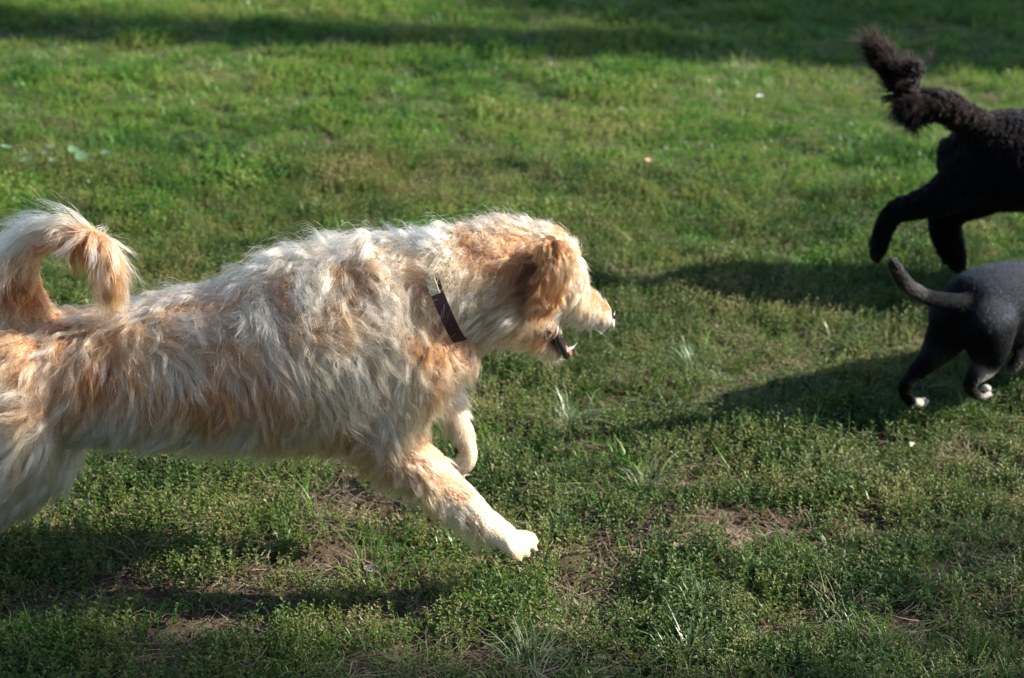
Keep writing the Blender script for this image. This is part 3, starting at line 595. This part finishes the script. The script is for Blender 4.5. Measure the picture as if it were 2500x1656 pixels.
# ---- the black curly dog
def black():
    sd = Side(2300, 4.50, R(8)); foot = sd(2400, 800)[0]
    root = empty('dog', (foot[0], foot[1], 0), 'black curly-coated dog running off at the right edge, tail plume raised', 'dog')
    K1, K2 = (.001,.001,.0018), (.0055,.0042,.0042)
    rows = [(2300,300,150,2.2,.8,1,K2),(2400,270,120,1.8,.9,1.2,K2),(2480,265,120,1.8,.9,1.2,K1),(2400,400,90,1.8,.8,1.2,K1),(2320,400,100,1.8,.8,1.2,K1),(2550,400,90,1.8,.8,1.2,K1),(2700,350,90,1.8,.8,1.2,K1),
            (2230,510,110,2.0,.8,1.3,K1),(2150,580,100,2.0,.8,1.3,K1),(2140,630,90,1.6,.6,1,K2),(2300,590,90,2,.8,1.3,K1),(2340,640,90,1.6,.6,1,K1),
            (2340,245,150,4.5,.7,.9,K2),(2280,235,160,4.5,.6,.7,K2),(2225,270,110,7.0,.6,.3,K1),(2290,305,100,6.5,.6,.4,K1),(2200,190,225,7,.3,.15,K2),(2160,120,232,7.5,.5,.12,K2),(2120,180,215,7.5,.5,.15,K1),(2125,105,240,6,.45,.1,K2),(2160,220,170,6,.4,.2,K1),(2900,300,90,2,.7,1,K1)]
    gr = Groom(sd, rows, 2.2, 18); sk = skin_mat('black_dog_skin', .6); fm = fur_mat('black_fur', (.8,.75,.7), (1.25,1.15,1.1), .6, .7, 0, ior=1.14)
    torso = [(2362,395,0,70,.09),(2392,388,0,105,.12),(2440,392,0,120,.145),(2520,392,0,120,.16),(2640,400,0,135,.17),(2760,395,0,145,.17),(2850,380,0,110,.11),(2890,350,0,75,.08)]
    neck = [(2820,340,0,85,.08),(2900,280,0,65,.065),(2970,240,0,65,.065),(3030,235,0,58,.06),(3070,250,0,40,.045)]
    muz = [(3040,255,0,36,.04),(3110,275,0,26,.03),(3150,285,0,20,.024)]
    earb = [(3000,235,-.07,12,.012),(2990,290,-.08,30,.012),(2985,330,-.08,18,.010)]
    hn = [(2370,430,-.05,80,.06),(2310,475,-.07,50,.05),(2245,500,-.075,33,.038),(2185,518,-.075,26,.028),(2158,560,-.075,23,.024),(2147,600,-.075,22,.024),(2140,622,-.075,17,.024)]
    hf = [(2400,450,.05,85,.06),(2320,510,.08,48,.045),(2308,560,.08,38,.034),(2322,605,.08,33,.030),(2335,635,.08,26,.028),(2340,646,.08,19,.026)]
    fn = [(2800,450,-.08,70,.05),(2830,540,-.08,42,.04),(2880,610,-.08,28,.028),(2930,660,-.08,22,.022),(2960,690,-.08,22,.028)]
    ff = [(2810,450,.08,70,.05),(2860,520,.08,42,.04),(2930,560,.08,28,.028),(2990,600,.08,22,.022),(3020,620,.08,22,.028)]
    tail = [(2390,310,0,40,.035),(2340,275,0,34,.035),(2290,258,0,32,.030),(2240,247,0,27,.026),(2205,212,0,15,.016),(2180,175,0,15,.015),(2158,145,0,14,.013),(2148,132,0,9,.010)]
    curl = [(2222,200,-.02,9,.010),(2240,180,-.03,9,.010),(2250,166,-.03,9,.010)]
    me = body_mesh('body', sd, [torso, neck, muz, earb, hn, hf, fn, ff, tail, curl], .009, 4, gr, sk); link('body', me, root)
    def dens(P, N):
        px, py = proj(P); return np.where(px > 2560, .12, 1.)*np.where((px < 2260) & (py < 330), 2.2, 1.)
    fur('coat', me, gr, 80000, 6500, fm, root, K=10, rad=.0007, dens=dens, clump=.9, frizz=.07, grav=.1, colvar=.15, wave=13, hug=0)
    ellipsoid(sd, 3158, 280, 0, 14, .018, 12, M['black_skin'], 'nose', root); ellipsoid(sd, 3072, 235, -.045, 9, .01, 9, M['eye'], 'eye', root)
black()

# ---- the smooth grey-black dog
def grey():
    sd = Side(2380, 3.72, R(34)); foot = sd(2400, 960)[0]
    root = empty('dog', (foot[0], foot[1], 0), 'smooth charcoal dog with white toes running away at the right edge, curved tail out', 'dog')
    G1, G2, G_SHEEN, W1 = (.0035,.004,.006), (.0009,.0009,.0014), (.030,.036,.050), (.5,.48,.45)  # the paler blue-grey on the back paints sky sheen into the coat
    rows = [(2330,740,180,.9,.2,.05,G1),(2290,730,180,.9,.2,.05,G1),(2240,717,200,1.0,.25,.05,(.05,.048,.05)),(2195,680,220,1.1,.3,.05,(.03,.03,.032)),(2178,640,250,1.0,.3,.05,(.02,.02,.022)),
            (2400,660,170,.7,.15,0,G_SHEEN),(2480,650,170,.7,.15,0,G_SHEEN),(2360,720,170,.7,.15,0,G1),(2440,760,140,.7,.15,0,G_SHEEN),(2330,800,100,.6,.1,0,G2),(2290,800,100,.6,.1,0,G2),(2400,840,100,.6,.1,0,G2),(2490,800,120,.7,.15,0,G1),
            (2240,900,100,.6,.1,0,G2),(2200,945,90,.6,.1,0,G2),(2222,980,60,.6,.1,0,G2),(2253,976,30,.5,.1,0,W1),(2370,930,90,.6,.1,0,G2),(2385,955,60,.5,.1,0,G2),(2408,945,30,.5,.1,0,W1),(2430,870,110,.6,.1,0,G1),(2600,760,150,.7,.1,0,G1)]
    gr = Groom(sd, rows, 2.6, 12); sk = skin_mat('grey_dog_skin', .8); fm = fur_mat('grey_short_fur', (.8,.8,.8), (1.3,1.3,1.3), .32, .5, 0, ior=1.13)
    torso = [(2335,775,0,62,.07),(2370,762,0,92,.09),(2420,752,0,108,.10),(2480,745,0,110,.10),(2560,735,0,108,.10),(2650,722,0,112,.105),(2740,705,0,105,.10),(2800,690,0,70,.075)]
    neck = [(2760,670,0,70,.06),(2830,620,0,50,.05),(2890,590,0,50,.055),(2930,590,0,42,.05),(2960,600,0,30,.035),(3010,615,0,22,.028)]
    hl = [(2330,790,.02,60,.06),(2300,840,.03,44,.045),(2268,880,.03,27,.030),(2232,915,.03,19,.020),(2208,943,.03,15,.015),(2214,968,.03,14,.014),(2232,984,.03,12,.018),(2254,981,.03,9,.018)]
    hr = [(2410,790,-.06,85,.06),(2412,850,-.07,55,.05),(2405,890,-.07,34,.034),(2380,920,-.07,20,.022),(2366,942,-.07,15,.016),(2376,960,-.07,13,.015),(2392,966,-.07,11,.018),(2408,958,-.07,9,.018)]
    fl = [(2700,760,.07,55,.045),(2740,810,.07,34,.03),(2800,850,.07,22,.02),(2840,870,.07,16,.018)]
    fr = [(2650,770,-.07,60,.045),(2600,830,-.08,36,.032),(2540,860,-.08,24,.024),(2490,880,-.08,18,.018),(2470,900,-.08,14,.018)]
    tail = [(2392,728,-.02,26,.026),(2350,737,-.02,20,.019),(2300,733,-.02,19,.018),(2255,722,-.02,18,.017),(2215,697,-.02,18,.016),(2193,668,-.02,17,.015),(2180,644,-.02,14,.013)]
    me = body_mesh('body', sd, [torso, neck, hl, hr, fl, fr, tail], .006, 4, gr, sk); link('body', me, root)
    def dens(P, N):
        px, py = proj(P); return np.where(px > 2550, .08, 1.)
    fur('coat', me, gr, 120000, 16000, fm, root, K=5, rad=.00042, dens=dens, clump=.4, frizz=.12, grav=.05, colvar=.12, hug=.1, stray=.12)
    for px, py, lat, rx in ((2257,978,.028,9), (2408,948,-.075,11)):
        po = ellipsoid(sd, px, py, lat, rx, .012, rx*.8, principled('white_toe_fur', (.50,.48,.44), .8, .2, 1, 400), 'toes', root)
        po['label'] = 'white toes'
    ellipsoid(sd, 3022, 610, 0, 10, .014, 9, M['black_skin'], 'nose', root); ellipsoid(sd, 2945, 580, -.04, 7, .008, 7, M['eye'], 'eye', root)
    for l in (-.04, .04): tube_part(sd, [(2890,550,l,14,.008),(2870,535,l*1.3,16,.006),(2850,560,l*1.6,6,.004)], sk, 'ear', root)
grey()

# ------------------------------------------------------------------ single plants, tufts and fallen leaves
def tuft(px, py, r, n, h0, h1, W, mat, label, lean=.75, name='grass_tuft', cat='grass tuft'):
    p = ground_at(px, py); me = blades(r*1.3, int(n*.8), h0*.6, h1*.72, W, mat, lean+.25, droop=1.4)
    o = link(name, me); o.location = (p[0], p[1], float(ground_z(p[0:1], p[1:2])[0])-.002); o['label'] = label; o['category'] = cat; return o
T, S_ = M['tuft'], M['straw']
for a in [(1390,1030,.030,110,.07,.17,.0042,T,'spreading pale green grass tuft below and right of the golden dog\'s folded paw'),
          (1640,1020,.022,60,.06,.14,.0040,T,'grass tuft at the near edge of the dogs\' shadow, mid picture'),
          (1690,905,.030,90,.06,.13,.0045,T,'sunlit bright grass tuft right of the golden dog\'s chin'),
          (2040,830,.035,100,.06,.14,.0045,T,'sunlit yellow-green tuft between the two shadows left of the charcoal dog'),
          (2010,1160,.028,80,.06,.15,.0042,T,'grass tuft with long leaning blades in front of the charcoal dog'),
          (1575,1185,.025,70,.05,.12,.0036,T,'dark fine-bladed tuft right of the outstretched paw'),
          (1690,1490,.030,120,.07,.15,.0032,T,'large spiky tuft mixed with dead blades, near the bottom right of centre'),
          (1670,1610,.028,90,.08,.17,.0040,T,'silvery long-bladed tuft at the bottom edge, right of centre'),
          (1290,1625,.030,90,.07,.15,.0036,T,'broad tuft at the bottom edge below the outstretched paw'),
          (1360,1300,.020,60,.05,.12,.0030,T,'thin tuft just beyond the toes of the outstretched paw')]:
    tuft(*a)
for a in [(2060,1500,.030,90,.06,.14,.0026,S_,'bleached dead grass clump at lower right on bare soil'),
          (345,1375,.022,40,.06,.13,.0032,S_,'straw-coloured bent clump on bare soil below the golden dog\'s belly'),
          (905,1385,.03,50,.05,.12,.0024,S_,'dry greyish clump left of the outstretched paw'),
          (1120,1500,.02,30,.05,.11,.0022,S_,'small dry wisp below the outstretched foreleg')]:
    tuft(*a, lean=1.0, name='dead_grass_clump', cat='dead grass')
def fallen(px, py, size, col, label, lift=.012, cup=.35):
    p = ground_at(px, py); V, Fc = [], []; n, m = 8, 5; an = rng.uniform(0, 6.28)
    for i in range(n+1):
        u = i/n; wd = math.sin(math.pi*min(1, u*.94+.04))**.8*.36*(1+.18*math.cos(i*2.6))
        for j in range(m):
            v = (j/(m-1)-.5)*2; x, y = (u-.5)*size, v*wd*size; z = cup*size*(v*v*wd + .35*(u-.5)**2) + lift
            V.append((x*math.cos(an)-y*math.sin(an), x*math.sin(an)+y*math.cos(an), z))
    for i in range(n):
        for j in range(m-1): Fc.append((i*m+j, i*m+j+1, (i+1)*m+j+1, (i+1)*m+j))
    o = link('fallen_leaf', mesh('fallen_leaf', V, Fc, principled('dry_leaf', col, .6, .4, .8, 150, .2)))
    o.location = (p[0], p[1], float(ground_z(p[0:1], p[1:2])[0])); o['label'] = label; o['category'] = 'leaf'
fallen(1582,424,.036,(.62,.30,.20),'pinkish orange dry leaf on the sunlit grass above the golden dog\'s head',.055)
fallen(1852,275,.036,(.50,.48,.45),'pale whitish leaf on the grass left of the black dog\'s tail',.06)
fallen(1655,1345,.030,(.42,.30,.22),'small tan curled leaf on bare soil right of the outstretched paw',.012)
fallen(1512,300,.026,(.36,.33,.27),'dull pale leaf in the grass high above the golden dog\'s head',.05)
fallen(905,1395,.035,(.30,.26,.22),'greyish leaf on the soil left of the outstretched paw',.01)
fallen(2225,1110,.022,(.46,.42,.34),'small pale upright leaf in front of the charcoal dog\'s legs',.03,.8)
def broad_plant():
    p = ground_at(135, 418); z = float(ground_z(p[0:1], p[1:2])[0])
    root = empty('broad_leaf_weed', (p[0], p[1], z), 'broad-leaved weed with round pale leaves above the golden dog\'s tail', 'weed')
    mt = principled('broad_leaf', (.12,.22,.11), .35, .6, .3, 60, .2)
    for i in range(11):
        a = i*2.4; rr = .02+.011*i; L = rng.uniform(.022, .038); V, Fc = [(0,0,0)], []
        c = np.array([p[0]+rr*1.5*math.cos(a), p[1]+rr*math.sin(a), z+.05+rng.uniform(0,.02)]); tl = rng.normal(0, .3, 2); V = [c]
        for k in range(12):
            t = 2*math.pi*k/12; q = L*.55*(1+.12*math.cos(3*t)); dx, dy = q*math.cos(t), q*.85*math.sin(t); V.append(c + np.array([dx, dy, dx*tl[0]+dy*tl[1]+.005]))
        Fc = [(0, k+1, (k+1) % 12+1) for k in range(12)]
        link('leaf', mesh('leaf', V, Fc, mt), root)
    V, Fc, MI = [], [], []
    for i in range(11):
        a = i*2.4; rr = .02+.011*i; b = np.array([p[0], p[1], z]); e = np.array([p[0]+rr*1.5*math.cos(a), p[1]+rr*math.sin(a), z+.052]); ribbon(V, Fc, MI, [b, (b+e)/2+np.array([0,0,.012]), e], .003, 0)
    link('stem', mesh('stem', V, Fc, M['stem'], None, False), root)
broad_plant()

# ------------------------------------------------------------------ trees beside the meadow that throw the long shade
def tree(x, y, trunk_r, trunk_h, crown_c, crown_r, nleaf, label, lsize=.16):
    root = empty('tree', (x, y, 0), label, 'tree', 'trees along the right of the meadow')
    V, Fc = [], []; n = 14; hs = [0, .3, 1, trunk_h*.5, trunk_h, crown_c[2]+crown_r[2]*.4]; rs = [1.5, 1.15, 1, .92, .8, .15]
    for i, (h, s) in enumerate(zip(hs, rs)):
        for j in range(n): a = 2*math.pi*j/n; q = trunk_r*s*(1+.08*math.sin(3*a+i)); V.append((x+q*math.cos(a), y+q*math.sin(a), h-.1))
    for i in range(len(hs)-1):
        for j in range(n): Fc.append((i*n+j, i*n+(j+1) % n, (i+1)*n+(j+1) % n, (i+1)*n+j))
    link('trunk', mesh('trunk', V, Fc, M['bark']), root)
    V, Fc = [], []; C = np.array(crown_c); ncl = max(12, nleaf//220); D = rng.normal(size=(ncl, 3)); D /= np.linalg.norm(D, axis=1, keepdims=True)
    cl = C + D*np.array(crown_r)*rng.uniform(.35, 1, (ncl, 1))**.5
    for c in cl:                                       # limbs to each leaf clump
        b = np.array([x, y, trunk_h*.9]); ax = unit(c-b); s1 = unit(np.cross(ax, [0, 0, 1.])); s2 = np.cross(ax, s1); k = len(V)
        for p, q in ((b, trunk_r*.22), (c, .02)):
            for j in range(5): a = 2*math.pi*j/5; V.append(tuple(p+q*(s1*math.cos(a)+s2*math.sin(a))))
        for j in range(5): Fc.append((k+j, k+(j+1) % 5, k+5+(j+1) % 5, k+5+j))
    link('limbs', mesh('limbs', V, Fc, M['bark']), root)
    m = nleaf; ci = rng.integers(0, ncl, m); sg = min(crown_r)*.33
    P = cl[ci] + rng.normal(0, sg, (m, 3)); a = rng.normal(size=(m, 3)); a /= np.linalg.norm(a, axis=1, keepdims=True); b = np.cross(a, rng.normal(size=(m, 3))); b /= np.linalg.norm(b, axis=1, keepdims=True)
    s = lsize*rng.uniform(.6, 1.3, (m, 1)); Q = np.stack([P-a*s*.5, P+b*s*.3, P+a*s*.5, P-b*s*.3], 1).reshape(-1, 3)
    i = np.arange(m)*4; me = bpy.data.meshes.new('crown'); me.from_pydata(Q.tolist(), [], np.stack([i, i+1, i+2, i+3], 1).tolist()); me.materials.append(M['crown']); link('crown', me, root)
def shade_spot(x, y, z): # the point at height z whose shadow falls on ground point (x, y)
    k = z/math.tan(SUN_EL); return x + k*math.cos(SUN_AZ), y + k*math.sin(SUN_AZ)
# tall trunk: its shadow is the far dark band
g_ = ground_at(850, 92); bx, by = shade_spot(g_[0], g_[1], 10.5)
tree(bx, by, .27, 16, (bx, by, 19.5), (4, 4, 3.2), 9000, 'tall broad-trunked tree outside the picture on the right whose trunk shades the far band')
# crown that shades the far right corner
g_ = ground_at(2250, -15); cx, cy = shade_spot(g_[0], g_[1], 5.0)
tree(cx, cy, .20, 3.4, (cx, cy, 5.0), (1.4, .85, 1.2), 9000, 'leafy tree outside the picture on the right, shading the far right corner')
# thin crown that dapples the foreground
dx, dy = shade_spot(.4, 2.03, 6.0)
tree(dx, dy, .16, 4.0, (dx, dy, 6.0), (2.4, .46, 1.5), 6500, 'thin-crowned tree outside the picture on the right, dappling the foreground', .10)
ex, ey = shade_spot(1.70, 2.66, 5.0)  # unseen tree added to darken the near right ground, clear of the dog
tree(ex, ey, .12, 3.4, (ex, ey, 5.0), (.80, .52, .50), 2000, 'unseen slender tree added on the right to shade the near right corner', .10)
